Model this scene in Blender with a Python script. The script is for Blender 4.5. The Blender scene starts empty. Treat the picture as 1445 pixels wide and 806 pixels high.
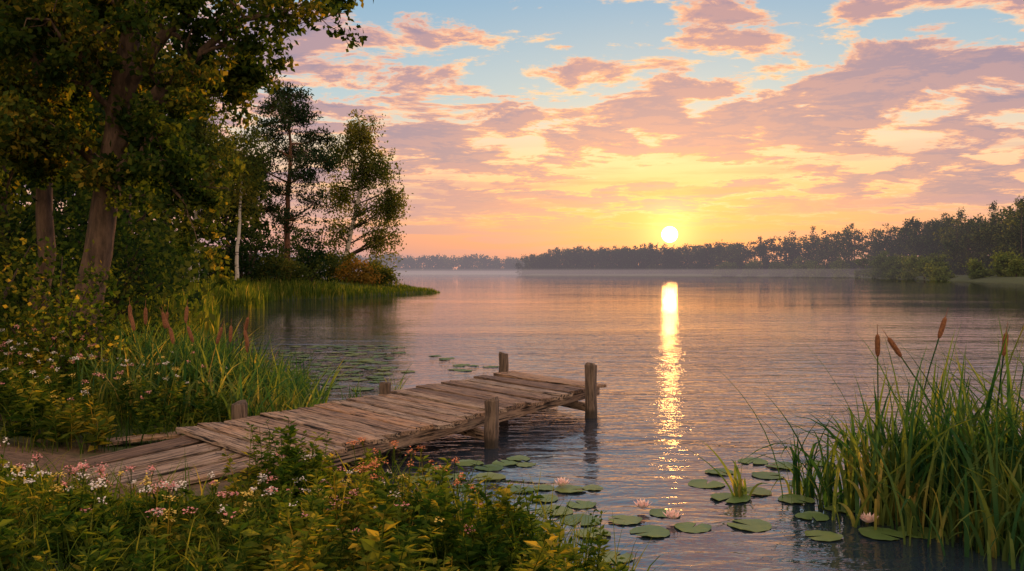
import bpy, math, numpy as np
from mathutils import Vector, Matrix
rng=np.random.default_rng(7)
U=rng.uniform; G=rng.normal
scene=bpy.context.scene
scene.view_settings.view_transform='Standard'
try: scene.view_settings.look='None'
except: pass
scene.view_settings.exposure=0
CH=2.8
SUN=Vector((222.5,1251,54)).normalized()

# ---------------- mesh helpers ----------------
class Acc:
    def __init__(s): s.v=[];s.f=[];s.m=[];s.n=0
    def add(s,V,F,mi=0):
        V=np.asarray(V,dtype=np.float64).reshape(-1,3);F=np.asarray(F,dtype=np.int64).reshape(-1,4)
        s.v.append(V);s.f.append(F+s.n);s.m.append(np.full(len(F),mi));s.n+=len(V)
    def build(s,name,mats,smooth=False,parent=None):
        V=np.concatenate(s.v);F=np.concatenate(s.f);Mi=np.concatenate(s.m)
        me=bpy.data.meshes.new(name)
        me.vertices.add(len(V));me.vertices.foreach_set('co',V.astype(np.float32).ravel())
        me.loops.add(F.size);me.loops.foreach_set('vertex_index',F.astype(np.int32).ravel())
        me.polygons.add(len(F));me.polygons.foreach_set('loop_start',(np.arange(len(F))*4).astype(np.int32))
        me.polygons.foreach_set('material_index',Mi.astype(np.int32))
        me.polygons.foreach_set('use_smooth',np.full(len(F),smooth))
        for m in mats: me.materials.append(m)
        me.update(calc_edges=True)
        ob=bpy.data.objects.new(name,me);scene.collection.objects.link(ob)
        if parent: ob.parent=parent
        return ob
def unit(v): return v/(np.linalg.norm(v,axis=-1,keepdims=True)+1e-9)
def tubes(acc,P,R,k=6,mi=0):
    P=np.asarray(P,float);R=np.asarray(R,float)
    if P.ndim==2:P=P[None];R=R[None]
    T,n,_=P.shape
    t=unit(np.gradient(P,axis=1)); ref=np.array([0.23,-0.85,0.31])
    a=unit(np.cross(t,ref));b=np.cross(t,a)
    th=np.arange(k)*2*np.pi/k
    V=P[:,:,None,:]+R[:,:,None,None]*(np.cos(th)[None,None,:,None]*a[:,:,None,:]+np.sin(th)[None,None,:,None]*b[:,:,None,:])
    i=np.arange(n-1)[:,None];j=np.arange(k)[None,:]
    f=np.stack([i*k+j,i*k+(j+1)%k,(i+1)*k+(j+1)%k,(i+1)*k+j],-1).reshape(-1,4)
    F=(f[None]+(np.arange(T)*n*k)[:,None,None]).reshape(-1,4)
    acc.add(V,F,mi)
def leaves(acc,C,size,aspect=0.5,mi=0,down=0.0,flat=0.0,D=None,fold=False):
    C=np.asarray(C,float);N=len(C)
    if N==0:return
    size=np.broadcast_to(size,(N,))[:,None]
    if D is None:
        D=G(size=(N,3));D[:,2]=D[:,2]*(1-flat)-down
    D=unit(D);S=G(size=(N,3))
    S=unit(np.cross(D,S))
    if flat>0 or fold:
        S2=np.cross(D,np.array([0,0,1.0]));S=unit(S*(0.5)+unit(S2)*1.0)
    Nn=np.cross(S,D);Nn*=np.sign(Nn[:,2:3]+1e-6)
    if fold:
        b=C;t=C+D*size-np.array([0,0,1])*size*0.15;m=C+D*size*.45-Nn*size*0.08
        l=C+D*size*.42+S*size*aspect*.5;r=C+D*size*.42-S*size*aspect*.5
        V=np.stack([b,m,t,l,r],1);i=np.arange(N)[:,None]*5
        F=np.concatenate([i+np.array([[0,1,2,3]]),i+np.array([[0,4,2,1]])])
        acc.add(V,F,mi)
    else:
        V=np.stack([C,C+D*size*.5+S*size*aspect*.5+Nn*size*.08,C+D*size,C+D*size*.5-S*size*aspect*.5],1)
        acc.add(V,np.arange(N*4).reshape(N,4),mi)
def blades(acc,B,h,w,bend,droop,mi=0,segs=6,ang=None):
    B=np.asarray(B,float);N=len(B)
    if ang is None: ang=U(0,2*np.pi,N)
    t=np.linspace(0,1,segs+1)[None,:]
    h=np.broadcast_to(h,(N,))[:,None];w=np.broadcast_to(w,(N,))[:,None]
    bend=np.broadcast_to(bend,(N,))[:,None];droop=np.broadcast_to(droop,(N,))[:,None]
    d=np.stack([np.cos(ang),np.sin(ang),0*ang],-1)
    c=B[:,None,:]+d[:,None,:]*(bend*h*t**2)[:,:,None]
    c[:,:,2]+=h*(t-droop*t**3)
    a2=ang+np.pi/2+U(-.9,.9,N)
    s=np.stack([np.cos(a2),np.sin(a2),U(-.2,.2,N)],-1)
    W=w*((0.7+0.3*np.sin(np.pi*t))*(1-t**3)+0.03)
    V=np.stack([c-s[:,None,:]*W[:,:,None]*.5,c+s[:,None,:]*W[:,:,None]*.5],2)
    n=segs+1;i=np.arange(segs)[None,:]*2+(np.arange(N)*n*2)[:,None]
    F=np.stack([i,i+1,i+3,i+2],-1).reshape(-1,4)
    acc.add(V,F,mi)

# ---------------- node helpers ----------------
class NT:
    def __init__(s,nt): s.nt=nt;nt.nodes.clear()
    def n(s,t,ins=None,**kw):
        nd=s.nt.nodes.new(t)
        for k,v in kw.items(): setattr(nd,k,v)
        if ins:
            for k,v in ins.items(): s.set(nd.inputs[k],v)
        return nd
    def set(s,sock,v):
        if isinstance(v,bpy.types.Node): v=v.outputs[0]
        if isinstance(v,bpy.types.NodeSocket): s.nt.links.new(v,sock)
        else:
            if isinstance(v,(tuple,list)) and len(v)==3 and sock.type=='RGBA': v=(*v,1)
            sock.default_value=v
    def m(s,op,a,b=None,c=None,clamp=False):
        nd=s.nt.nodes.new('ShaderNodeMath');nd.operation=op;nd.use_clamp=clamp
        for i,v in enumerate((a,b,c)):
            if v is not None: s.set(nd.inputs[i],v)
        return nd.outputs[0]
    def ss(s,x,a,b,lo=0.,hi=1.):
        nd=s.nt.nodes.new('ShaderNodeMapRange');nd.interpolation_type='SMOOTHSTEP'
        for k,v in zip(('Value','From Min','From Max','To Min','To Max'),(x,a,b,lo,hi)): s.set(nd.inputs[k],v)
        return nd.outputs[0]
    def mix(s,f,a,b,bt='MIX'):
        nd=s.nt.nodes.new('ShaderNodeMix');nd.data_type='RGBA';nd.blend_type=bt
        s.set(nd.inputs[0],f);s.set(nd.inputs[6],a);s.set(nd.inputs[7],b);return nd.outputs[2]
    def ramp(s,f,stops):
        nd=s.nt.nodes.new('ShaderNodeValToRGB');cr=nd.color_ramp
        while len(cr.elements)<len(stops): cr.elements.new(0.5)
        for e,(p,c) in zip(cr.elements,stops): e.position=p;e.color=(*c,1)
        s.set(nd.inputs[0],f);return nd.outputs[0]
    def noise(s,vec,scale,detail=4,rough=.55,dist=0.):
        nd=s.n('ShaderNodeTexNoise',{'Scale':scale,'Detail':detail,'Roughness':rough,'Distortion':dist})
        s.set(nd.inputs['Vector'],vec);return nd.outputs[0]
    def mapping(s,vec,scale=(1,1,1),loc=(0,0,0)):
        nd=s.n('ShaderNodeMapping');s.set(nd.inputs[0],vec);nd.inputs['Scale'].default_value=scale;nd.inputs['Location'].default_value=loc
        return nd.outputs[0]
def newmat(name):
    m=bpy.data.materials.new(name);m.use_nodes=True;return m,NT(m.node_tree)
def leafmat(name,stops,trans=.35,nscale=.5,tt=(2.1,1.75,.55)):
    m,t=newmat(name)
    geo=t.n('ShaderNodeNewGeometry')
    co=t.n('ShaderNodeTexCoord').outputs['Object']
    nz=t.noise(co,nscale,1)
    f=t.m('ADD',t.m('MULTIPLY',geo.outputs['Random Per Island'],.55),t.m('MULTIPLY',t.ss(nz,.32,.68),.45))
    col=t.ramp(f,stops)
    d=t.n('ShaderNodeBsdfDiffuse',{'Color':col})
    tc=t.mix(1.0,col,tt,'MULTIPLY')
    tr=t.n('ShaderNodeBsdfTranslucent',{'Color':tc})
    mx=t.n('ShaderNodeMixShader',{0:trans,1:d,2:tr})
    t.n('ShaderNodeOutputMaterial',{0:mx});return m
def simplemat(name,c1,c2,scale=(1,1,1),ns=5,rough=.8,bump=.0,thr=(.3,.7)):
    m,t=newmat(name)
    co=t.mapping(t.n('ShaderNodeTexCoord').outputs['Object'],scale)
    nz=t.noise(co,ns,6,.65)
    col=t.mix(t.ss(nz,*thr),c1,c2)
    b=t.n('ShaderNodeBsdfPrincipled',{'Base Color':col,'Roughness':rough})
    if bump:
        bp=t.n('ShaderNodeBump',{'Height':nz,'Strength':bump,'Distance':.05});t.set(b.inputs['Normal'],bp)
    t.n('ShaderNodeOutputMaterial',{0:b});return m

# ---------------- world ----------------
w=bpy.data.worlds.new('World');scene.world=w;w.use_nodes=True
t=NT(w.node_tree)
dirv=t.n('ShaderNodeTexCoord').outputs['Generated']
sep=t.n('ShaderNodeSeparateXYZ',{0:dirv})
X,Y,Z=sep.outputs
z=t.m('MAXIMUM',Z,0.)
dt=t.n('ShaderNodeVectorMath',{0:dirv,1:tuple(SUN)},operation='DOT_PRODUCT').outputs['Value']
dt=t.m('MAXIMUM',dt,0.)
far=t.ramp(z,[(0,(.44,.27,.34)),(.045,(.72,.35,.32)),(.09,(.93,.53,.35)),(.14,(.76,.62,.50)),(.19,(.43,.57,.64)),(.30,(.23,.42,.60)),(.7,(.36,.50,.72)),(1,(.52,.58,.72))])
near=t.ramp(z,[(0,(.94,.25,.07)),(.035,(1.,.32,.08)),(.08,(1.,.47,.15)),(.13,(.98,.66,.34)),(.19,(.54,.61,.57)),(.30,(.26,.44,.60)),(.7,(.36,.50,.72)),(1,(.52,.58,.72))])
base=t.mix(t.m('POWER',dt,14.),far,near)
inv=t.m('DIVIDE',1.,t.m('ADD',z,.10))
u=t.m('MULTIPLY',X,inv);v=t.m('MULTIPLY',Y,inv)
def cl(du,dv,det):
    cv=t.n('ShaderNodeCombineXYZ',{0:t.m('ADD',u,du),1:t.m('ADD',v,dv),2:0.}).outputs[0]
    cv=t.mapping(cv,(1.0,1.15,1))
    a=t.noise(cv,2.5,det,.66,.25);b=t.noise(cv,.75,1,.5)
    return t.m('ADD',t.m('MULTIPLY',a,.76),t.m('MULTIPLY',b,.30))
c1=cl(3.3,1.7,9);c2=cl(3.325,1.82,5)
fade=t.ss(z,.035,.08)
m_=t.m('MULTIPLY',t.ss(c1,.482,.540),fade)
lit=t.ss(t.m('SUBTRACT',c1,c2),-.03,.05)
tk=t.m('SUBTRACT',t.ss(c1,.485,.590),t.m('MULTIPLY',lit,.34),clamp=True)
cfar=t.ramp(tk,[(0,(.98,.62,.40)),(.28,(.86,.43,.32)),(.6,(.42,.27,.32)),(1,(.26,.21,.32))])
cnear=t.ramp(tk,[(0,(1.,.65,.32)),(.28,(.98,.44,.20)),(.6,(.58,.29,.26)),(1,(.40,.24,.28))])
ccol=t.mix(t.m('POWER',dt,14.),cfar,cnear)
sky=t.mix(t.m('MULTIPLY',m_,.94),base,ccol)
sv=t.n('ShaderNodeCombineXYZ',{0:t.m('MULTIPLY',X,2.4),1:t.m('MULTIPLY',Y,2.4),2:t.m('MULTIPLY',Z,34.)}).outputs[0]
st=t.noise(sv,1.7,5,.58)
sm=t.m('MULTIPLY',t.ss(st,.46,.58),t.m('MULTIPLY',t.ss(z,.012,.035),t.ss(z,.16,.08)))
sky=t.mix(t.m('MULTIPLY',sm,.75),sky,t.mix(t.m('POWER',dt,50.),(.42,.26,.33),(.92,.34,.13)))
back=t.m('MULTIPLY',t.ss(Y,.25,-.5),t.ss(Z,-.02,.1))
sky=t.mix(t.m('MULTIPLY',back,.85),sky,(1.42,.98,.64))  # unseen warm bright sky behind the camera, added to light the foreground
g1=t.m('MULTIPLY',t.m('POWER',dt,2600.),1.0)
g2=t.m('MULTIPLY',t.m('POWER',dt,220.),.30)
sky=t.mix(1.,sky,t.mix(1.,(1,.50,.13),g1,'MULTIPLY'),'ADD')
sky=t.mix(1.,sky,t.mix(1.,(.8,.24,.03),g2,'MULTIPLY'),'ADD')
disc=t.ss(dt,math.cos(math.radians(.54)),math.cos(math.radians(.40)),0.,1.)
sky=t.mix(1.,sky,t.mix(1.,(95,44,11),disc,'MULTIPLY'),'ADD')
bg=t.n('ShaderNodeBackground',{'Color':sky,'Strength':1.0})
nish=t.n('ShaderNodeTexSky',sky_type='NISHITA');nish.sun_disc=False
nish.sun_elevation=math.radians(2.6);nish.sun_rotation=math.radians(10.1)
bg2=t.n('ShaderNodeBackground',{'Color':nish,'Strength':.02})
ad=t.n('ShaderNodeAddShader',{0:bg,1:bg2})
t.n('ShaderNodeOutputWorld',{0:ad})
sl=bpy.data.lights.new('sun','SUN');sl.energy=5;sl.angle=math.radians(1.2);sl.color=(1,.56,.22)
so=bpy.data.objects.new('sun',sl);scene.collection.objects.link(so)
so.rotation_euler=Vector((222.5,1251,95)).to_track_quat('Z','Y').to_euler()
so.visible_glossy=False   # the sky already carries the sun's disc; reflect it once, not twice

# ---------------- camera ----------------
cam=bpy.data.cameras.new('camera');co_=bpy.data.objects.new('camera',cam);scene.collection.objects.link(co_)
cam.lens=36*1251/1445;cam.shift_y=-18/1445;cam.clip_end=9000
co_.location=(0,0,CH);co_.rotation_euler=(math.pi/2,0,0);scene.camera=co_

# ---------------- terrain ----------------
LAND1=[(1.2,-30),(1.3,3),(0.9,6.5),(0.2,8.2),(-0.8,9.2),(-1.9,10.1),(-3.0,11.2),(-3.9,12.8),(-4.6,15),(-5.2,18),(-6.2,21),(-8,25),(-11.5,33),(-17,48),(-21,62),(-19.5,69),(-24,78),(-25,90),(-18.5,98),(-17.5,103),(-14,115),(-10.3,125),(-13,131),(-25,145),(-45,165),(-80,200),(-200,260),(-900,300),(-900,-30)]
LAND2=[(900,100),(300,170),(134,233),(150,300),(187,480),(212,520),(205,620),(160,700),(130,760),(70,850),(10,900),(10,960),(60,1050),(40,1350),(-200,1400),(-900,1300),(-3900,1300),(-3900,3900),(3900,3900),(3900,100)]
def sdf(x,y,poly):
    p=np.stack([x,y],-1);best=np.full(x.shape,1e12);ins=np.zeros(x.shape,bool)
    n=len(poly)
    for i in range(n):
        a=np.array(poly[i],float);b=np.array(poly[(i+1)%n],float);e=b-a
        h=np.clip(((p-a)@e)/(e@e),0,1);q=p-a-h[...,None]*e
        best=np.minimum(best,(q**2).sum(-1))
        c=((a[1]>p[...,1])!=(b[1]>p[...,1]))
        xx=(b[0]-a[0])*(p[...,1]-a[1])/((b[1]-a[1]) if b[1]!=a[1] else 1e-9)+a[0]
        ins^=(c&(p[...,0]<xx))
    d=np.sqrt(best);return np.where(ins,d,-d)
def shore(x,y):
    x=np.asarray(x,float);y=np.asarray(y,float)
    s=np.maximum(sdf(x,y,LAND1),sdf(x,y,LAND2))
    r=np.hypot(x,y)
    return s+ (np.sin(x*1.9+y*.7)+np.sin(y*2.3-x*.6))*.08+np.where(r>60,(np.sin(x*.21+1)+np.sin(y*.17))*.5,0)
def gh(x,y):
    s=shore(x,y);k=np.clip(s/.9,0,1);k=k*k*(3-2*k)
    zl=.02+.27*k+.2*np.clip(s-1.7,0,6)+.03*np.clip(s-8,0,60)+.03*np.sin(np.asarray(x)*2.1)*np.sin(np.asarray(y)*1.7)*k
    return np.where(s>0,zl,np.maximum(-1.5,s*.5))
nr,na=330,520
rad=2*(4200/2)**(np.arange(nr)/(nr-1));rad[0]=.01
an=np.arange(na)*2*np.pi/na
RX=rad[:,None]*np.cos(an);RY=rad[:,None]*np.sin(an);RX=np.clip(RX,-3800,3800);RY=np.clip(RY,-3800,3800)
V=np.stack([RX,RY,gh(RX,RY)],-1)
i=np.arange(nr-1)[:,None];j=np.arange(na)[None,:]
F=np.stack([i*na+j,(i+1)*na+j,(i+1)*na+(j+1)%na,i*na+(j+1)%na],-1)
m,t=newmat('ground_soil_grass')
co=t.n('ShaderNodeTexCoord').outputs['Object']
n1=t.noise(co,.7,6,.6);n2=t.noise(co,9,5,.7)
gr=t.mix(t.ss(n2,.3,.7),(.03,.05,.014),(.08,.105,.028));di=t.mix(t.ss(n2,.35,.65),(.09,.055,.032),(.20,.125,.075))
sp=t.n('ShaderNodeSeparateXYZ',{0:co})
farm=t.ss(sp.outputs[1],25.,45.)
pd=t.m('ADD',t.m('POWER',t.m('ADD',sp.outputs[1],-10.7),2.),t.m('POWER',t.m('MULTIPLY',t.m('ADD',sp.outputs[0],6.0),.35),2.))
path=t.ss(pd,2.2,.5)
dm=t.m('MAXIMUM',path,t.m('MULTIPLY',t.ss(n1,.5,.65),t.m('SUBTRACT',1.,farm)))
b=t.n('ShaderNodeBsdfPrincipled',{'Base Color':t.mix(dm,gr,di),'Roughness':.95})
bp=t.n('ShaderNodeBump',{'Height':n2,'Strength':.8,'Distance':.06});t.set(b.inputs['Normal'],bp)
t.n('ShaderNodeOutputMaterial',{0:b})
a=Acc();a.add(V,F);a.build('ground',[m],True)

# ---------------- water ----------------
m,t=newmat('lake_water')
co=t.n('ShaderNodeTexCoord').outputs['Object']
wa=t.noise(t.mapping(co,(1.15,2.8,1)),1.5,3,.55,.5)
wb=t.noise(t.mapping(co,(.42,1.1,1)),.75,2,.5,.4)
wd=t.noise(t.mapping(co,(.06,.20,1)),.8,2,.5,.2)
wc=t.noise(t.mapping(co,(.02,.05,1)),1.,3,.6)
calm=t.ss(wc,.36,.62,.5,1.25)
wy=t.n('ShaderNodeSeparateXYZ',{0:co}).outputs[1]
# ruffled near the jetty, glassier out on the lake
calm=t.m('MULTIPLY',calm,t.ss(wy,24.,80.,1.,.20))
calm=t.m('MULTIPLY',calm,t.ss(wy,8.,16.,.75,1.))
hgt=t.m('MULTIPLY',t.m('ADD',t.m('ADD',t.m('MULTIPLY',wa,.036),t.m('MULTIPLY',wb,.090)),t.m('MULTIPLY',wd,.05)),calm)
bp=t.n('ShaderNodeBump',{'Height':hgt,'Strength':1.0,'Distance':1.0})
fr=t.n('ShaderNodeFresnel',{'IOR':2.2,'Normal':bp})
gl=t.n('ShaderNodeBsdfGlossy',{'Color':(.98,.94,.96),'Roughness':.025,'Normal':bp})
df=t.n('ShaderNodeBsdfDiffuse',{'Color':(.018,.032,.052)})
mx=t.n('ShaderNodeMixShader',{0:fr,1:df,2:gl})
t.n('ShaderNodeOutputMaterial',{0:mx})
a=Acc();a.add([(-3900,-60,0),(3900,-60,0),(3900,3900,0),(-3900,3900,0)],[[0,1,2,3]]);a.build('lake_water',[m])

# ---------------- haze volumes ----------------
def box(name,x0,x1,y0,y1,z0,z1,sig,L):
    V=[(x,y,zz) for zz in (z0,z1) for y in (y0,y1) for x in (x0,x1)]
    F=[(0,2,3,1),(4,5,7,6),(0,1,5,4),(2,6,7,3),(0,4,6,2),(1,3,7,5)]
    m,t=newmat(name)
    ab=t.n('ShaderNodeVolumeAbsorption',{'Color':(0,0,0),'Density':sig})
    em=t.n('ShaderNodeEmission',{'Color':L,'Strength':sig})
    ad=t.n('ShaderNodeAddShader',{0:ab,1:em})
    o=t.n('ShaderNodeOutputMaterial');t.nt.links.new(ad.outputs[0],o.inputs['Volume'])
    a=Acc();a.add(V,F);return a.build(name,[m])
box('haze',-1500,1500,240,1700,.3,34,.00048,(.42,.34,.37))
box('mist',-900,900,420,1690,.31,5.0,.0006,(.70,.50,.46))

# ---------------- materials ----------------
bark=simplemat('oak_bark',(.04,.027,.02),(.17,.11,.072),(1,1,.25),7,.9,1.)
bark2=simplemat('dark_bark',(.03,.022,.018),(.09,.062,.045),(1,1,.3),5,.9,.5)
pineb=simplemat('pine_bark',(.08,.04,.025),(.24,.11,.06),(1,1,.3),3,.9,.5)
birchb=simplemat('birch_bark',(.06,.05,.045),(.60,.55,.48),(.6,.6,2.),1.6,.8,.2,(.36,.46))
oakl=leafmat('oak_leaves',[(0,(.008,.024,.008)),(.4,(.026,.053,.014)),(.75,(.085,.108,.022)),(1,(.30,.22,.035))],.4,.6)
darkl=leafmat('forest_leaves',[(0,(.005,.015,.010)),(.45,(.014,.036,.016)),(1,(.068,.092,.03))],.35,.22)
birl=leafmat('birch_leaves',[(0,(.022,.04,.015)),(.5,(.06,.09,.027)),(1,(.18,.17,.042))],.42,.25)
pinl=leafmat('pine_needles',[(0,(.010,.026,.016)),(.6,(.026,.05,.026)),(1,(.07,.085,.035))],.2,.25)
farl=leafmat('distant_leaves',[(0,(.008,.026,.016)),(.5,(.032,.060,.030)),(1,(.12,.14,.05))],.3,.035,(2.,1.6,.7))
brightl=leafmat('bright_leaves',[(0,(.05,.085,.03)),(.5,(.09,.135,.04)),(1,(.17,.20,.06))],.3,.05)
weedl=leafmat('weed_leaves',[(0,(.010,.034,.008)),(.35,(.034,.080,.014)),(.7,(.12,.16,.026)),(1,(.42,.32,.05))],.42,1.1)
grassl=leafmat('grass_blades',[(0,(.015,.045,.012)),(.5,(.065,.115,.024)),(.9,(.20,.21,.042)),(1,(.40,.30,.10))],.42,.8)
reedl=leafmat('reed_blades',[(0,(.008,.042,.022)),(.4,(.034,.10,.04)),(.8,(.15,.20,.052)),(1,(.42,.32,.10))],.38,.8)
autl=leafmat('autumn_leaves',[(0,(.06,.06,.015)),(.5,(.17,.12,.03)),(1,(.34,.18,.04))],.35,.3)
cat=simplemat('cattail_head',(.12,.045,.02),(.26,.11,.045),(1,1,1),40,.95,.3)
white=simplemat('white_petals',(.70,.64,.58),(.85,.80,.76),(1,1,1),20,.7)
pink=simplemat('pink_petals',(.65,.22,.22),(.8,.42,.38),(1,1,1),20,.7)
orange=simplemat('orange_petals',(.6,.18,.07),(.75,.30,.13),(1,1,1),20,.7)
yellow=simplemat('yellow_petals',(.62,.42,.06),(.78,.60,.14),(1,1,1),20,.7)

# ---------------- trees ----------------
def resample(pts,n,jit=0.):
    pts=np.array(pts,float);s=np.r_[0,np.cumsum(np.linalg.norm(np.diff(pts,axis=0),axis=1))]
    q=np.linspace(0,s[-1],n);P=np.stack([np.interp(q,s,pts[:,k]) for k in range(3)],1)
    P[1:-1]=(P[:-2]+2*P[1:-1]+P[2:])/4
    if jit: P[1:]+=G(size=P[1:].shape)*jit
    return P
def grow(acc,tips,p,d,L,r,lvl,nch,up=.08,wob=.25,mi=0):
    n=6;pts=[p.copy()];d=d/np.linalg.norm(d)
    for k in range(n-1):
        d=d+G(size=3)*wob+np.array([0,0,up]);d/=np.linalg.norm(d);pts.append(pts[-1]+d*L/(n-1))
    pts=np.array(pts);R=np.linspace(r,r*.4,n);tubes(acc,pts,R,5 if r<.06 else 7,mi)
    if lvl==0: tips.extend([pts[2],pts[4],pts[5]]);return
    for c in range(nch):
        k=rng.integers(1,n);q=pts[k];dd=d+unit(G(size=3))*1.1
        grow(acc,tips,q,dd,L*U(.45,.7),R[k]*.6,lvl-1,nch,up,wob,mi)
def oak(name,trunk,r0,r1,limbs,nleaf,lsize):
    acc=Acc();tips=[]
    T=resample(trunk,14,.03);R=np.linspace(r0,r1,14);R[0]*=1.5;R[1]*=1.15
    tubes(acc,T,R,12,0)
    for k in range(9,14):
        for _ in range(2): grow(acc,tips,T[k],G(size=3)*[1,1,.4]+[0,.4,0],2.2,R[k]*.5,1,6,.06,.2)
    for pts,r in limbs:
        P=resample(pts,10,.07);RR=np.linspace(r,r*.25,10);tubes(acc,P,RR,8,0)
        for k in range(3,10):
            for _ in range(2):
                if U()<.12: continue
                dd=unit(P[min(k+1,9)]-P[k-1])*.6+unit(G(size=3))*.9
                grow(acc,tips,P[k],dd,U(.7,1.5),RR[k]*.5,1,4,.04,.22)
    tp=np.array(tips)
    idx=rng.integers(0,len(tp),nleaf)
    C=tp[idx]+G(size=(nleaf,3))*[.13,.13,.09]
    leaves(acc,C,U(.6,1.25,nleaf)*lsize,.62,1,.2)
    return acc.build(name,[bark,oakl],True)
z0=float(gh(-9.6,20));z1=float(gh(-11.3,21))
oak('oak_tree',[(-9.75,20,z0-.2),(-9.5,20,2.5),(-9.25,20,3.8),(-8.9,20.1,6.5),(-8.5,20.3,9.5),(-8,20.5,12.5)],.36,.14,[
 ([(-9.1,20,5.2),(-8.1,19.8,6.7),(-6.9,19.5,7.7),(-5.6,19.1,8.3),(-4.5,18.9,8.2)],.17),
 ([(-8.9,20.1,6.5),(-7.7,19.8,8.4),(-6,19.4,9.3),(-4.2,19,9.3)],.17),
 ([(-9.25,20,4.3),(-8.6,19.5,5.1),(-7.9,19.2,5.5),(-7.3,19,5.0),(-7.0,19,4.3)],.10),
 ([(-9.2,20,4.9),(-10.3,20.4,6.2),(-11.6,20.8,7.0),(-13,21,7.2)],.15),
 ([(-8.8,20,7.5),(-9.8,20.3,8.6),(-10.8,20.4,9.3)],.13),
 ([(-9.0,20,6.2),(-9.2,19.2,7.2),(-9.6,18.6,7.9),(-9.9,18.1,8.0)],.09),
 ([(-9.15,20,5.0),(-9.7,19.3,5.6),(-10.5,18.9,5.7)],.07),
 ([(-9.0,20.1,6.0),(-8.3,20.9,7.0),(-7.4,21.6,7.8),(-6.8,22,8.0)],.13)],42000,.165)
oak('oak_tree',[(-11.3,21,z1-.2),(-11.0,21,4.5),(-11.2,21,7.5),(-11.7,21,12)],.24,.08,[
 ([(-11.0,21,4.9),(-12,21,5.8),(-13.2,21,6.2)],.12),
 ([(-11.05,21,5.5),(-11.2,20,6.3),(-11.4,19.4,6.9)],.07),
 ([(-11.1,21,6.5),(-10.3,21.4,8),(-9.5,21.8,9)],.1),
 ([(-11.2,21,7.8),(-12.4,20.6,9),(-13.5,20,9.5)],.1)],20000,.17)
oak('oak_tree',[(-12.9,20,float(gh(-12.9,20))-.2),(-12.7,20,4.5),(-12.2,20.2,7.5),(-12.3,20.4,10.5)],.18,.07,[
 ([(-12.6,20,4.6),(-12,19.9,5.7),(-11.4,20,6.3)],.08),([(-12.7,20,5.0),(-13.2,20,6.5),(-13.8,20,7.5)],.08)],9000,.17)

def crown(acc,c,rad,ncl,per,ls,sig,mi,asp=.6,down=.2,bias=.5,flat=0.,hang=0.,bottomcut=-1.):
    d=unit(G(size=(ncl*2,3)));rr=U(0,1,(ncl*2,1))**bias
    P=d*rr;P=P[P[:,2]>bottomcut][:ncl];n=len(P)
    C=np.array(c)+P*np.array(rad)
    sz=U(.6,1.4,n)
    idx=np.repeat(np.arange(n),(per*sz).astype(int))
    Q=C[idx]+G(size=(len(idx),3))*np.array(sig)*sz[idx][:,None]
    if hang: Q[:,2]-=U(0,1,len(idx))**1.5*hang*sz[idx]
    leaves(acc,Q,U(.6,1.3,len(idx))*ls,asp,mi,down,flat)
    return C
def limbs_to(acc,T,R,C,n,mi=0,r=.3):
    for c in C[rng.permutation(len(C))[:n]]:
        k=np.argmin(np.abs(T[:,2]-(c[2]-.25*np.hypot(*(c[:2]-T[0,:2]))-1)));k=min(max(k,2),len(T)-2)
        mid=(T[k]+c)/2+np.array([0,0,-.03*np.linalg.norm(c-T[k])])
        P=resample([T[k],mid,c],6,.04);tubes(acc,P,np.linspace(R[k]*r,R[k]*.08,6),5,mi)

acc=Acc()
for (x,y,H,rw) in [(-15,26,13,3.2),(-19,30,17,4),(-15.5,34,14,3.6),(-22,38,20,4.5),(-19,44,19,4),(-26,46,23,5),(-23,52,20,4),(-31,50,24,5),(-27,60,22,4.5),(-34,64,24,5),(-41,58,24,6),(-30,72,19,3.6),(-38,78,22,5),(-47,75,24,6),(-36,92,20,4.5),(-45,100,23,6),(-33,104,17,4),(-52,112,24,6),(-37,118,18,5)]:
    zb=float(gh(x,y));T=resample([(x,y,zb-.3),(x+G()*.4,y,zb+H*.5),(x+G()*.6,y,zb+H*.92)],9,.06);R=np.linspace(H*.016,H*.004,9)
    tubes(acc,T,R,7,0)
    s=y/45
    C=crown(acc,(x,y,zb+H*.60),(rw,rw,H*.42),90,42,.36*(.7+.4*s),(.5,.5,.32),1,.6,.2,.45)
    limbs_to(acc,T,R,C,22)
    C=crown(acc,(x,y,zb+H*.12),(rw*1.1,rw,H*.14),30,36,.34*(.7+.4*s),(.6,.6,.4),1)
acc.build('forest',[bark2,darkl],True)

def birch(pts,r,crowns,ls,hang,extra=None):
    acc=Acc();T=resample(pts,14,.06);R=np.linspace(r,r*.2,14);tubes(acc,T,R,8,0)
    for c,rad,ncl,per in crowns:
        C=crown(acc,c,rad,ncl,per,ls,(.45,.45,.40),2,.55,.6,.5,0,hang)
        limbs_to(acc,T,R,C,max(6,ncl//3),1,.35)
    return acc.build('birch_tree',[birchb,bark2,birl],True)
def gz(x,y): return float(gh(x,y))
x,y=-28.5,80
zb=gz(x,y)
birch([(x,y,zb-.3),(x+.2,y,10),(x+.6,y,20)],.32,[((x+.3,y,16.5),(2.6,2.4,5.8),70,60),((x-.3,y,9.5),(2.4,2,2.6),24,50)],.34,2.6)
x,y=-25.8,76;zb=gz(x,y)
birch([(x-2.2,y,zb-.3),(x-1.4,y,7),(x-.3,y,16)],.24,[((x-.2,y,14),(2.2,2.2,3.8),55,60),((x+.3,y,9.5),(1.6,1.6,1.8),16,45)],.34,2.4)
x,y=-24.5,88;zb=gz(x,y)
birch([(x-3,y,zb-.3),(x-2.5,y,9),(x-2.3,y,17)],.22,[((x-2.3,y,14),(2.4,2.2,4.5),50,60)],.36,2.6)
x,y=-23.5,126;zb=gz(x,y)
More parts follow.
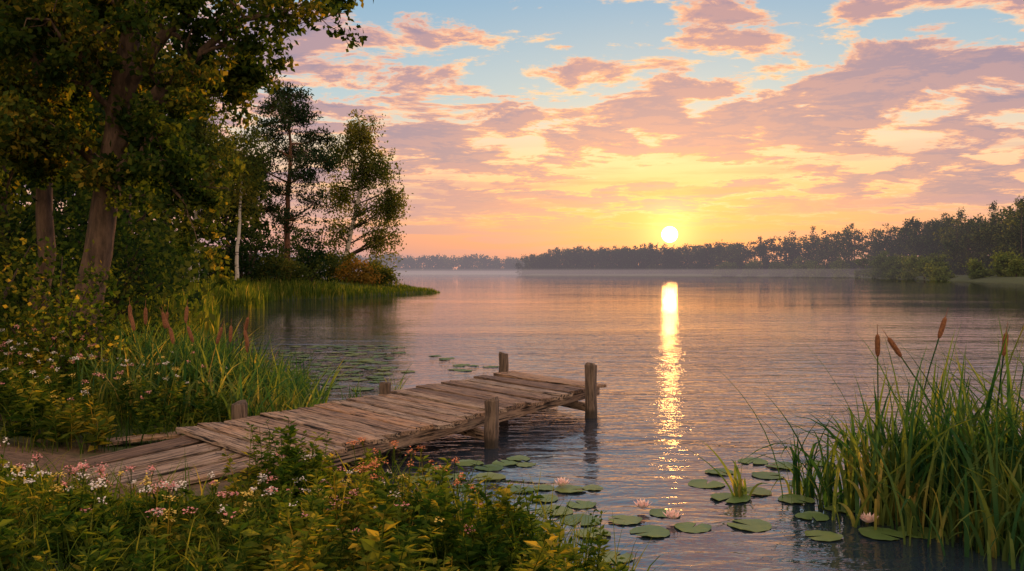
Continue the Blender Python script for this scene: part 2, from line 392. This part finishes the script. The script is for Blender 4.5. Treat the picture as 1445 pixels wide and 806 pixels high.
birch([(x-1.2,y,zb-.3),(x-.2,y,5),(x+1.2,y,11),(x+2.4,y,17),(x+2.2,y,22),(x+1.4,y,26)],.40,
 [((x+2,y,23.3),(2.6,2.,3.2),50,68),((x+4.8,y,18.5),(3.2,2.4,2.2),42,72),((x-1.4,y,20.3),(2.2,2,2.4),26,64),((x+6.0,y,13.2),(3.2,2.2,2.1),42,72),((x-1.2,y,14.8),(2.5,2.2,2.1),28,64),((x+4.6,y,8.6),(2.8,2,1.8),30,64),((x+1.8,y,17.5),(2.4,2,3.8),32,60),((x-1.2,y,9.4),(2.,2,1.7),18,54),((x+2.5,y,11.8),(1.8,2,1.6),16,54)],.39,2.4)
acc=Acc();x,y=-27.8,110;zb=gz(x,y)
T=resample([(x,y,zb-.3),(x-.2,y,9),(x+.3,y,17),(x+.2,y,25.0)],16,.05);R=np.linspace(.45,.09,16);tubes(acc,T,R,9,0)
for (zc,offx,rx,nn) in [(24.8,.2,2.0,16),(23.4,-1.6,2.2,16),(22.8,1.7,2.4,17),(21.4,-.2,2.6,20),(19.8,2.8,2.3,17),(19.2,-2.6,2.3,17),(18.0,.4,3.0,22),(16.4,3.6,2.3,16),(15.8,-3.0,2.5,17),(14.4,1.8,2.8,18),(13.2,-1.8,2.8,16),(11.4,3.6,2.1,11),(10.8,-3.2,2.3,12),(9.4,1.4,2.5,11)]:
    cy_=y+G()*1.6;c0=np.array([x+offx,cy_,zc])
    k=int(np.clip(np.argmin(abs(T[:,2]-(zc-1.0-.12*abs(offx)))),3,14))
    P=resample([T[k],(T[k]+c0)/2+[0,0,-.25],c0],6,.05);tubes(acc,P,np.linspace(.16,.05,6),6,0)
    for q in range(nn):
        a=U(0,6.28);rr=rx*U(.15,1)**.6;c=c0+np.array([math.cos(a)*rr,math.sin(a)*rr*.9,G()*.55+.15*(1-rr/rx)*2])
        tubes(acc,resample([c0,(c0+c)/2+[0,0,-.1],c],4,.03),np.linspace(.05,.02,4),4,0)
        M=72;Q=c+G(size=(M,3))*[.52,.52,.38]
        D=G(size=(M,3))+[0,0,.6];leaves(acc,Q,U(.3,.6,M),.32,1,D=D)
acc.build('pine_tree',[pineb,pinl],True)

def bush(c,rad,ncl,per,ls,mat,name='bush',sig=(.3,.3,.2)):
    acc=Acc();zb=gz(c[0],c[1]);C=crown(acc,(c[0],c[1],zb+rad[2]*.55),rad,ncl,per,ls,sig,1,.6,0,.5)
    b=np.array([c[0],c[1],zb-.05])
    for q in C[:18]: tubes(acc,resample([b,(b+q)/2+[0,0,.1],q],5,.02),np.linspace(.02,.006,5)*rad[2],4,0)
    return acc.build(name,[bark2,mat],True)
for (bx,by,rx,rz,mt) in [(-27,68,3.4,2.8,darkl),(-33,74,4,3.5,darkl),(-30.5,66,2.4,1.9,birl),(-29,97,4,4.2,darkl),(-24,106,3.2,3.6,darkl),(-31,112,4.5,5,darkl),(-26,100,2.8,2.2,birl),(-20.5,118,2.8,2.1,autl),(-18.3,121,2,1.5,birl),(-24,122,3,3,birl),(-20,130,3,2.2,birl),(-39,108,6,6,darkl),(-29,130,5,6,darkl),(-34,140,6,7,darkl)]:
    bush((bx,by),(rx,rx,rz),50,50,.38,mt,sig=(.45,.45,.3))
bush((-8.9,17.2),(1.4,1.1,1.7),60,42,.12,oakl,sig=(.2,.2,.14))
bush((-8.3,16.6),(1.0,.9,1.2),34,34,.11,weedl,sig=(.2,.2,.14))
bush((-10.8,17.8),(1.5,1.3,2.1),55,40,.13,oakl,sig=(.25,.25,.2))
bush((-13,21.5),(2.0,2.,2.6),60,50,.17,darkl,sig=(.4,.4,.3))
bush((-12.5,26),(3,2.5,3),70,50,.2,darkl,sig=(.45,.45,.3))

def farwood(name,rows,ls,per,mat,ncl=20,sg=1.1):
    acc=Acc()
    for (x,y,H) in rows:
        zb=gz(x,y);con=U()<.15
        tubes(acc,resample([(x,y,zb-.5),(x,y,zb+H*.8)],4),np.linspace(.4,.15,4),4,0)
        if con:
            for q in range(8):
                f=q/8;crown(acc,(x,y,zb+H*(.12+.88*f)),((1-f)*H*.18+.3,)*2+(H*.05,),6,per//2,ls*.8,(.6,.6,.7),1,.5)
        else:
            crown(acc,(x,y,zb+H*.56),(H*U(.26,.38),H*.24,H*.36),ncl,per,ls,(sg,sg,sg*.7),1,.6,0,.35)
        crown(acc,(x+G()*3,y-3,zb+H*.12),(H*.30,H*.12,H*.17),16,per,ls,(sg,sg,sg*.8),1,.7)
    return acc.build(name,[bark2,mat],True)
rows=[]
def along(pts,n,Hs,dep,hv=.14):
    P=resample([(p[0],p[1],0) for p in pts],n);H=np.interp(np.linspace(0,1,n),np.linspace(0,1,len(Hs)),Hs)
    for k in range(n):
        rows.append((P[k,0]+G()*3,P[k,1]+abs(G())*dep+4,H[k]*U(1-hv*1.6,1+hv*.7)))
along([(200,255),(182,300),(205,400),(222,480),(238,560)],66,[28,29,30,32,33],10)
along([(270,260),(250,400),(252,520)],40,[32,36,36],12)
farwood('distant_trees',rows,1.15,36,farl,24,1.0)
rows=[];along([(225,560),(218,640),(178,715),(148,775)],56,[34,33,29,25],12)
along([(150,775),(120,810),(75,860),(35,900),(14,915)],80,[26,27,28,28,22],12,.1)
along([(200,740),(120,870),(40,960)],55,[30,29,27],10,.1)
farwood('distant_trees',rows,1.5,28,farl,20,1.1)
rows=[];along([(60,1360),(-60,1405),(-200,1420),(-420,1400)],100,[24,31,34,36],20,.1)
farwood('distant_trees',rows,3.0,18,farl,18,1.8)
rows=[];along([(150,262),(163,330),(178,400),(196,480)],26,[7,9,12,12],5,.25)
along([(206,540),(200,630),(165,705)],24,[14,12,10],5,.25)
farwood('distant_trees',rows,1.0,30,brightl,20,.8)

# ---------------- grasses / reeds ----------------
def scatter(n,x0,x1,y0,y1,cond):
    out=[]
    tot=0
    while tot<n:
        x=U(x0,x1,n*3);y=U(y0,y1,n*3);k=cond(x,y);p=np.stack([x[k],y[k]],1);out.append(p);tot+=len(p)
        if len(p)==0:break
    return np.concatenate(out)[:n]
def on_ground(p,zmin=-.35,off=-.02):
    return np.column_stack([p,np.maximum(gh(p[:,0],p[:,1]),zmin)+off])
acc=Acc()
p=scatter(9000,-45,-8,40,135,lambda x,y:(lambda s:(s>-.7)&(s<4.5))(shore(x,y)))
B=on_ground(p);d=p[:,1];tipf=np.clip((125-d)/30,.25,1)
blades(acc,B,U(.9,2.0,len(B))*tipf+.15,U(.05,.10,len(B)),U(.05,.4,len(B)),U(0,.25,len(B)),0,4)
p=scatter(5000,-60,-8,45,140,lambda x,y:shore(x,y)>3)
blades(acc,on_ground(p),U(.5,1.1,len(p)),U(.07,.14,len(p)),.3,.1,0,3)
acc.build('reeds',[grassl])
def cattails(acc,B,H,mi_s,mi_c,big=1.):
    for b,h in zip(B,H):
        ln=np.array([G()*.09,G()*.05,0])
        P=np.array([b+ln*h*tt**2*1.5+[0,0,h*tt] for tt in np.linspace(0,1,7)])
        tubes(acc,P,np.full(7,.008),5,mi_s)
        dd=unit(P[-1]-P[-2]);e=P[-1]
        Q=np.array([e+dd*s*big for s in (-.02,0,.04,.14,.20,.22,.225,.33)]);tubes(acc,Q,np.array([.007,.019,.026,.027,.022,.008,.004,.002])*big,8,mi_c)
acc=Acc()
p=scatter(3300,-10,-2.5,14.4,22.5,lambda x,y:(lambda s:(s>-1.4)&(s<2.6)&(x<-3.3))(shore(x,y))&((x+3.99)*.85-(y-14.3)*.53<-.35))
n=len(p);B=on_ground(p)
blades(acc,B,U(.6,1.7,n),U(.022,.05,n),U(.1,.85,n),U(.0,.6,n),0,7)
pp=np.array([(-6.7,16.2),(-6.3,16.4),(-6.0,16.1),(-5.6,16.2),(-5.25,16.4),(-6.5,15.7),(-5.8,15.6),(-7.1,16.6),(-5.0,16.8),(-6.15,16.8),(-5.4,17.2),(-6.9,17.3),(-4.7,16.3),(-5.4,15.6)])
cattails(acc,on_ground(pp),U(1.25,1.75,len(pp)),0,1,1.3)
acc.build('cattail_reeds',[reedl,cat])
acc=Acc()
for (cx,cy,nn,hh) in [(-2.65,19.5,18,1.15),(-3.3,18.5,16,.9)]:
    q=np.column_stack([cx+G(size=nn)*.12,cy+G(size=nn)*.12,np.full(nn,-.1)]);blades(acc,q,U(.5,1,nn)*hh,U(.014,.028,nn),U(.1,.6,nn),U(0,.4,nn),0,6)
acc.build('reeds',[reedl])
acc=Acc()
def rb(n,xc,yc,sx,sy,h0,h1):
    q=np.column_stack([xc+G(size=n)*sx,yc+G(size=n)*sy,np.full(n,-.15)])
    blades(acc,q,U(h0,h1,n),U(.024,.055,n),np.abs(G(size=n))*.42+.06,U(0,.75,n),0,9)
rb(430,5.35,9.9,.6,.55,1.2,2.6);rb(270,4.75,10.5,.45,.4,1.0,2.3);rb(150,4.25,10.3,.30,.35,.7,2.0);rb(260,6.2,9.6,.5,.6,1.4,2.7)
rb(190,5.0,9.0,.35,.35,.5,1.4)
rb(30,3.7,11.2,.09,.09,.7,1.6);rb(14,2.85,11.1,.05,.05,.4,.95);rb(16,3.95,10.7,.1,.1,.5,1.5)
cb=np.array([(4.6,10.3,-.1),(5.5,10.4,-.1),(5.3,9.8,-.1),(5.15,10.1,-.1),(4.3,10.4,-.1),(5.6,10.0,-.1)])
cattails(acc,cb,np.array([2.15,2.4,2.0,1.95,1.95,2.05]),0,1,1.1)
acc.build('cattail_reeds',[reedl,cat])

def in_dock(x,y,mg=0.):
    ux,uy=.532,.847;dx=x+4.87;dy=y-12.9
    vx,vy=.67,-.742
    det=ux*vy-uy*vx;a_=(dx*vy-dy*vx)/det;b_=(ux*dy-uy*dx)/det
    return (a_>-2.2-mg)&(a_<9.6)&(b_>-mg)&(b_<3.0+mg)
def in_path(x,y): return (np.abs(y-10.75-.12*(x+6))<.55)&(x<-4.2)
def free(x,y,mg=.12): return (~in_dock(x,y,mg))&(~in_path(x,y))&(shore(x,y)>-.12)
acc=Acc()
p=scatter(6200,-7,1.3,5.3,11.5,free);n=len(p)
hb=.14+.20*np.clip((9.8-p[:,1])/3,0,1)
blades(acc,on_ground(p),hb*U(.6,1.7,n),U(.008,.018,n),U(.2,.8,n),U(0,.5,n),0,5)
p=scatter(6000,-14,-3.5,11.5,20,free);n=len(p)
blades(acc,on_ground(p),U(.2,.6,n),U(.010,.022,n),U(.2,.7,n),U(0,.4,n),0,5)
p=scatter(1100,-1.6,1.3,6.8,10.2,lambda x,y:(shore(x,y)>-.4)&(shore(x,y)<.7));n=len(p)
blades(acc,on_ground(p),U(.4,1.05,n),U(.008,.02,n),U(.2,.8,n),U(0,.5,n),0,6)
p=scatter(800,-4.6,-.8,7.0,8.9,free);n=len(p)
blades(acc,on_ground(p),U(.35,.8,n),U(.008,.018,n),U(.2,.8,n),U(0,.5,n),0,6)
p=scatter(5000,-16,-5,20,40,lambda x,y:shore(x,y)>.2);n=len(p)
blades(acc,on_ground(p),U(.3,.9,n),U(.02,.05,n),U(.2,.7,n),U(0,.4,n),0,4)
acc.build('grass',[grassl])
acc=Acc()
def weeds(p,H,ls,mi=0):
    B=on_ground(p)
    for b,h in zip(B,H):
        ln=np.array([G()*.18,G()*.18,0]);tt=np.linspace(0,1,6)
        P=b+ln*h*(tt**1.5)[:,None]+np.array([0,0,1])*(h*tt)[:,None]
        tubes(acc,P,np.linspace(.007,.002,6),4,mi)
        K=int(14+h*42);s=U(.12,1,K)**.8
        C=b+ln*h*(s**1.5)[:,None]+np.array([0,0,1])*(h*s)[:,None]
        aa=U(0,6.28,K);D=np.stack([np.cos(aa),np.sin(aa),U(.0,.9,K)],1)
        l=ls*(1.25-.75*s)*U(.7,1.3,K)*U(.65,1.35)
        leaves(acc,C+D*[.01,.01,0],l,U(.3,.62),mi,D=D,fold=True)
def htop(x,y):
    near=np.clip((9.0-y)/1.2,0,1)
    return np.where(x<-2.85,.15+.22*near,.34)+.45*np.exp(-((x+2.35)/.30)**2)*(y>8.3)+.36*np.exp(-((x+1.35)/.5)**2)+.36*(x>-.9)
p=scatter(860,-6.6,1.0,5.4,9.9,lambda x,y:free(x,y,.15)&(shore(x,y)>0));weeds(p,htop(p[:,0],p[:,1])*U(.5,1.35,len(p)),.15)
p=scatter(20,-2.65,-2.0,8.6,9.5,lambda x,y:free(x,y,.1));weeds(p,U(.5,1.0,len(p)),.12)
p=scatter(440,-12,-4.4,11.5,18,lambda x,y:free(x,y,.25)&(shore(x,y)>.1));weeds(p,U(.35,.9,len(p)),.18)
acc.build('weeds',[weedl],False)
acc=Acc()
def flowers(p,H,kind):
    B=on_ground(p)
    for b,h in zip(B,H):
        ln=np.array([G()*.1,G()*.1,0]);P=np.array([b+ln*h*q**1.5+[0,0,h*q] for q in np.linspace(0,1,5)])
        tubes(acc,P,np.linspace(.005,.003,5),4,0);e=P[-1]
        R=U(.022,.068);K=int(14+R*300)
        a_=U(0,6.28,K);r_=R*np.sqrt(U(0,1,K))
        C=e+np.stack([np.cos(a_)*r_,np.sin(a_)*r_,.02+.012*G(size=K)-r_*.2],1)
        leaves(acc,C,U(.014,.028,K),.9,kind,flat=.5)
        for c in C[::5]: tubes(acc,np.array([e-[0,0,.05],(e+c)/2-[0,0,.01],c]),np.full(3,.0015),3,0)
        K=10;s=U(.1,.8,K);aa=U(0,6.28,K);leaves(acc,b+ln*h*(s**1.5)[:,None]+np.array([0,0,1])*(h*s)[:,None],.09,.3,0,D=np.stack([np.cos(aa),np.sin(aa),U(.2,.9,K)],1),fold=True)
nf=lambda x,y:free(x,y,.15)&((x>-2.6)|(y<8.4))
p=scatter(52,-5.0,-.9,6.6,9.5,nf);flowers(p,U(.34,.66,len(p)),1)
p=scatter(52,-4.6,-.2,6.6,9.2,nf);flowers(p,U(.34,.66,len(p)),2)
p=scatter(26,-1.5,-.2,8.0,9,free);flowers(p,U(.6,.95,len(p)),3)
p=scatter(34,-5,-.4,6.6,9.3,nf);flowers(p,U(.34,.66,len(p)),4)
p=scatter(60,-10.5,-5.2,12,17,lambda x,y:free(x,y,.3));flowers(p,U(.6,1.15,len(p)),1)
p=scatter(55,-9.5,-5.2,12,16.5,lambda x,y:free(x,y,.3));flowers(p,U(.6,1.15,len(p)),2)
p=scatter(34,-9.5,-5.2,12,16.5,lambda x,y:free(x,y,.3));flowers(p,U(.6,1.2,len(p)),4)
acc.build('wildflowers',[weedl,white,pink,orange,yellow])

# ---------------- lily pads ----------------
m,t=newmat('lily_pad');geo=t.n('ShaderNodeNewGeometry')
nz=t.noise(t.n('ShaderNodeTexCoord').outputs['Object'],7,4)
cc=t.ramp(t.m('ADD',t.m('MULTIPLY',geo.outputs['Random Per Island'],.6),t.m('MULTIPLY',nz,.4)),[(0,(.05,.11,.035)),(.5,(.11,.19,.05)),(.85,(.19,.23,.06)),(1,(.28,.19,.08))])
d=t.n('ShaderNodeBsdfDiffuse',{'Color':cc});g=t.n('ShaderNodeBsdfGlossy',{'Color':(1,1,1),'Roughness':.35})
b=t.n('ShaderNodeMixShader',{0:.10,1:d,2:g});t.n('ShaderNodeOutputMaterial',{0:b});padm=m
acc=Acc()
pads=[(2.57,11.72),(3.57,13.12),(3.52,12.2),(2.70,10.98),(2.63,9.81),(3.44,10.15),(3.88,10.46),(3.95,9.47),(4.40,9.54),(4.38,10.4),(1.49,9.54),(1.27,10.0),(1.98,9.73),(1.77,10.3),(1.0,8.69),(.87,9.47),(.78,10.0),(.83,10.68),(.40,10.95),(.75,11.41),(1.05,11.5),(.41,11.5),(.10,11.4),(-.04,10.4),(.5,10.4),(.17,9.73),(3.1,11.3),(3.5,10.9),(4.0,11.0),(3.84,11.7),(4.5,13),(3.9,12.8),(-.33,12.7),(-.62,13),(-1.13,12.6),(-.8,12.1),(-.57,11.5),(-.1,13),(.1,13.3),(-.3,12.1),(-1.3,12.0),(.2,12.9),(3.3,9.4),(2.9,12.4)]
big=len(pads)
for _ in range(130):
    yy=20+14*U()**.8;pads.append((yy*U(-.255,-.135)+G()*.3,yy))
for _ in range(12): pads.append((-1.8+G()*.7,27.5+G()*1.5))
placed=[]
for k,(px,py) in enumerate(pads):
    r=U(.17,.245) if k<big else U(.16,.29)
    if k>=big and (shore(px,py)>-.3 or in_dock(px,py) ): continue
    if any((px-q[0])**2+(py-q[1])**2<((r+q[2])*.86)**2 for q in placed):
        r*=.62
        if any((px-q[0])**2+(py-q[1])**2<((r+q[2])*.86)**2 for q in placed): continue
    placed.append((px,py,r))
    nseg=26;gap=.16;a0=U(0,6.28);th=a0+np.linspace(gap,2*np.pi-gap,nseg)
    ph=U(0,6.28);zb=.006+.003*(k%4)
    V=[]
    for f in (.02,.5,.92,1.0):
        rr=r*f*(1+.03*np.sin(3*th+ph)+.015*np.sin(7*th+ph))
        V.append(np.stack([px+rr*np.cos(th),py+rr*np.sin(th),zb+(.004*np.sin(th*9)*f)+(.014*np.maximum(0,np.sin(2*th+ph)) if f==1. else 0)+0*th],1))
    V=np.concatenate(V);i=np.arange(3)[:,None];j=np.arange(nseg-1)[None,:]
    acc.add(V,np.stack([i*nseg+j,(i+1)*nseg+j,(i+1)*nseg+j+1,i*nseg+j+1],-1))
acc.build('lily_pads',[padm],True)
lilyp=simplemat('lily_petals',(.85,.50,.46),(.90,.80,.74),(1,1,1),30,.6)
yel=simplemat('lily_stamens',(.7,.4,.05),(.8,.5,.1),(1,1,1),30,.6)
for (px,py) in [(.65,11.5),(1.53,10.4),(1.80,9.95),(2.9,11.35),(3.94,9.81)]:
    acc=Acc()
    for (n,r,el,sz) in [(9,.02,.6,.12),(8,.016,1.0,.11),(6,.01,1.3,.09)]:
        for k in range(n):
            a_=k*2*np.pi/n+U(-.1,.1)+el;d=np.array([math.cos(a_)*math.cos(el),math.sin(a_)*math.cos(el),math.sin(el)])
            s=np.array([-math.sin(a_),math.cos(a_),0]);b0=np.array([px+math.cos(a_)*r,py+math.sin(a_)*r,.035])
            c1_=b0+d*sz*.5-[0,0,.006];tip=b0+d*sz+[0,0,.012]
            acc.add([b0,c1_+s*sz*.24+[0,0,.008],tip,c1_,c1_-s*sz*.24+[0,0,.008]],[[0,3,2,1],[0,4,2,3]],0)
    K=24;Q=np.array([px,py,.04])+G(size=(K,3))*[.008,.008,.0];leaves(acc,Q,.04,.25,1,D=G(size=(K,3))*.4+[0,0,1])
    acc.build('water_lily',[lilyp,yel])

# ---------------- dock ----------------
m,t=newmat('weathered_wood')
tc=t.n('ShaderNodeTexCoord').outputs['Object'];oi=t.n('ShaderNodeObjectInfo')
off=t.n('ShaderNodeVectorMath',{0:tc,1:t.n('ShaderNodeCombineXYZ',{0:t.m('MULTIPLY',oi.outputs['Random'],37.),1:t.m('MULTIPLY',oi.outputs['Random'],11.),2:0.}).outputs[0]},operation='ADD').outputs[0]
g=t.noise(t.mapping(off,(.9,16,16)),2.2,8,.7,.3)
big_=t.noise(t.mapping(off,(1,2.5,2.5)),1.6,4,.6)
col=t.ramp(t.m('ADD',t.m('MULTIPLY',oi.outputs['Random'],.6),t.m('MULTIPLY',big_,.45)),[(.15,(.15,.092,.065)),(.4,(.33,.215,.145)),(.6,(.44,.335,.255)),(.85,(.50,.27,.135))])
moss=t.ss(big_,.60,.72)
col=t.mix(t.m('MULTIPLY',moss,.45),col,(.15,.14,.05))
col=t.mix(t.ss(g,.55,.37),col,(.045,.03,.022))
crack=t.ss(t.noise(t.mapping(off,(.35,9,9)),3.,3,.5,.2),.42,.37)
col=t.mix(crack,col,(.012,.009,.007))
b=t.n('ShaderNodeBsdfPrincipled',{'Base Color':col,'Roughness':.7})
bp=t.n('ShaderNodeBump',{'Height':t.m('SUBTRACT',g,t.m('MULTIPLY',crack,.8)),'Strength':1.,'Distance':.03});t.set(b.inputs['Normal'],bp)
t.n('ShaderNodeOutputMaterial',{0:b});wood=m
m,t=newmat('post_wood')
tc=t.n('ShaderNodeTexCoord').outputs['Object']
g=t.noise(t.mapping(tc,(14,14,1.2)),2.,7,.7,.3)
wet=t.ss(t.n('ShaderNodeSeparateXYZ',{0:t.n('ShaderNodeNewGeometry').outputs['Position']}).outputs[2],.22,.10)
col=t.mix(t.ss(g,.35,.65),(.04,.028,.022),(.22,.16,.12));col=t.mix(t.m('MULTIPLY',wet,.8),col,(.02,.018,.013))
b=t.n('ShaderNodeBsdfPrincipled',{'Base Color':col,'Roughness':.75});bp=t.n('ShaderNodeBump',{'Height':g,'Strength':1.,'Distance':.03});t.set(b.inputs['Normal'],bp)
t.n('ShaderNodeOutputMaterial',{0:b});postm=m
nailm=simplemat('rusty_nail',(.03,.02,.015),(.08,.04,.025),(1,1,1),30,.6)
dock=bpy.data.objects.new('wooden_dock',None);scene.collection.objects.link(dock)
def board(name,A,Bp,wd,th,top=True,warp=.006,nails=True):
    A=np.array(A,float);Bp=np.array(Bp,float);L=np.linalg.norm(Bp-A)
    n=15;xs=np.linspace(-L/2,L/2,n);bz=G(size=n).cumsum()*warp*.35
    el=G(size=n)*.008;er=G(size=n)*.008
    c=.010
    V=[]
    for k,x in enumerate(xs):
        hw=wd/2;l=-hw+el[k];r=hw+er[k]
        V+=[(x,l,-th/2+bz[k]),(x,l,th/2-c+bz[k]),(x,l+c,th/2+bz[k]),(x,r-c,th/2+bz[k]),(x,r,th/2-c+bz[k]),(x,r,-th/2+bz[k])]
    V=np.array(V);V[:6,0]+=U(-.02,.02)+V[:6,1]*G()*.06;V[-6:,0]+=U(-.02,.02)+V[-6:,1]*G()*.06
    i=np.arange(n-1)[:,None];j=np.arange(6)[None,:]
    F=np.stack([i*6+j,(i+1)*6+j,(i+1)*6+(j+1)%6,i*6+(j+1)%6],-1)
    acc=Acc();acc.add(V,F)
    acc.add(V[:6],[[0,1,4,5],[1,2,3,4]]);acc.add(V[-6:],[[5,4,1,0],[4,3,2,1]])
    if nails:
        for sx in (-1,1):
            for yy in (-.28,.28):
                cx=sx*(L/2-.22);k=np.argmin(abs(xs-cx));a_=np.arange(8)*np.pi/4
                for r0,zz0,r1,zz1 in ((.013,0,.012,.004),(.012,.004,.001,.005)):
                    q=np.concatenate([np.stack([cx+r0*np.cos(a_),wd*yy+r0*np.sin(a_),0*a_+th/2+bz[k]+zz0],1),np.stack([cx+r1*np.cos(a_),wd*yy+r1*np.sin(a_),0*a_+th/2+bz[k]+zz1],1)])
                    jj=np.arange(8);acc.add(q,np.stack([jj,(jj+1)%8,8+(jj+1)%8,8+jj],-1),1)
    ob=acc.build(name,[wood,nailm],False,dock)
    d=Vector(Bp-A);ob.location=Vector((A+Bp)/2);
    xa=d.normalized();ya=Vector((0,0,1)).cross(xa).normalized();za=xa.cross(ya)
    ob.rotation_euler=Matrix((xa,ya,za)).transposed().to_euler();ob.rotation_euler.rotate_axis('X',G()*.03)
    return ob
DZ=.50;NP=23
b0=np.array([-4.87,12.9]);b1=np.array([.06,20.75]);f0=np.array([-2.85,10.75]);f1=np.array([1.87,18.4])
pitch=np.linalg.norm(b1-b0)/NP;ax=unit((b1-b0)+(f1-f0));
for k in range(NP):
    tt=(k+.5)/NP+G()*.0012
    A=b0+(b1-b0)*tt;B_=f0+(f1-f0)*tt;q=unit(B_-A)
    A=A-q*U(0,.16);B_=B_+q*(U(-.06,.18))
    z_=DZ-.02+G()*.008
    perp=abs(ax[0]*q[1]-ax[1]*q[0])
    board('plank_%d'%(k+1),(A[0],A[1],z_+G()*.012),(B_[0],B_[1],z_+G()*.012),pitch*perp-U(.045,.09),.06)
def off2(p,q,s): return p+(q-p)*s
for k,s in enumerate((.05,.5,.955)):
    A=off2(b0,f0,s);B_=off2(b1,f1,s);board('stringer_%d'%(k+1),(A[0],A[1],DZ-.155),(B_[0],B_[1],DZ-.155),.09,.19,nails=False,warp=.002)
for k in range(4):
    s=(k+.5)/4
    S=np.array([-5.75,11.45])*(1-s)+np.array([-4.15,9.75])*s+ax*U(-.15,.15);E=np.array([-4.72,12.95])*(1-s)+np.array([-3.05,10.95])*s
    board('ramp_board_%d'%(k+1),(S[0],S[1],.335),(E[0]+ax[0]*.05,E[1]+ax[1]*.05,.415),.46,.05)
board('ramp_board_5',(-5.85,12.75,.36),(-4.95,13.2,.40),.34,.05)
for k,(P0,P1) in enumerate([((1.5,17.3),(-.05,19.6)),((-.35,14.3),(-2.3,16.7)),((-2.75,11.3),(-4.5,13.9))]):
    board('crossbeam_%d'%(k+1),(*P0,.17),(*P1,.17),.12,.14,nails=False,warp=.001)
def post(name,x,y,zt,r):
    n=9;zs=np.linspace(-1.2,zt-.015,n);P=np.array([(x+G()*.006,y+G()*.006,q) for q in zs]);
    P=np.concatenate([P,[[x,y,zt],[x,y,zt+.002]]]);R=np.r_[r*U(.95,1.05,n),r*.88,r*.02]
    acc=Acc();tubes(acc,P,R,14,0);V=acc.v[0];
    th=np.arange(14);V.reshape(-1,14,3)[:]+= (G(size=(1,14,1))*.006)*np.stack([np.cos(th*2*np.pi/14),np.sin(th*2*np.pi/14),0*th],-1)[None]
    V.reshape(-1,14,3)[-2:,:,2]+=G()*.01+G(size=14)*.004
    acc.build(name,[postm],False,dock)
for k,(x,y,zt,r) in enumerate([(-.33,14.2,.77,.115),(1.52,17.15,1.03,.115),(-.2,20.6,.93,.115),(-2.42,16.9,.72,.11),(-4.35,14.15,.72,.12)]): post('post_%d'%(k+1),x,y,zt,r)
print('faces',sum(len(o.data.polygons) for o in scene.objects if o.type=='MESH'))
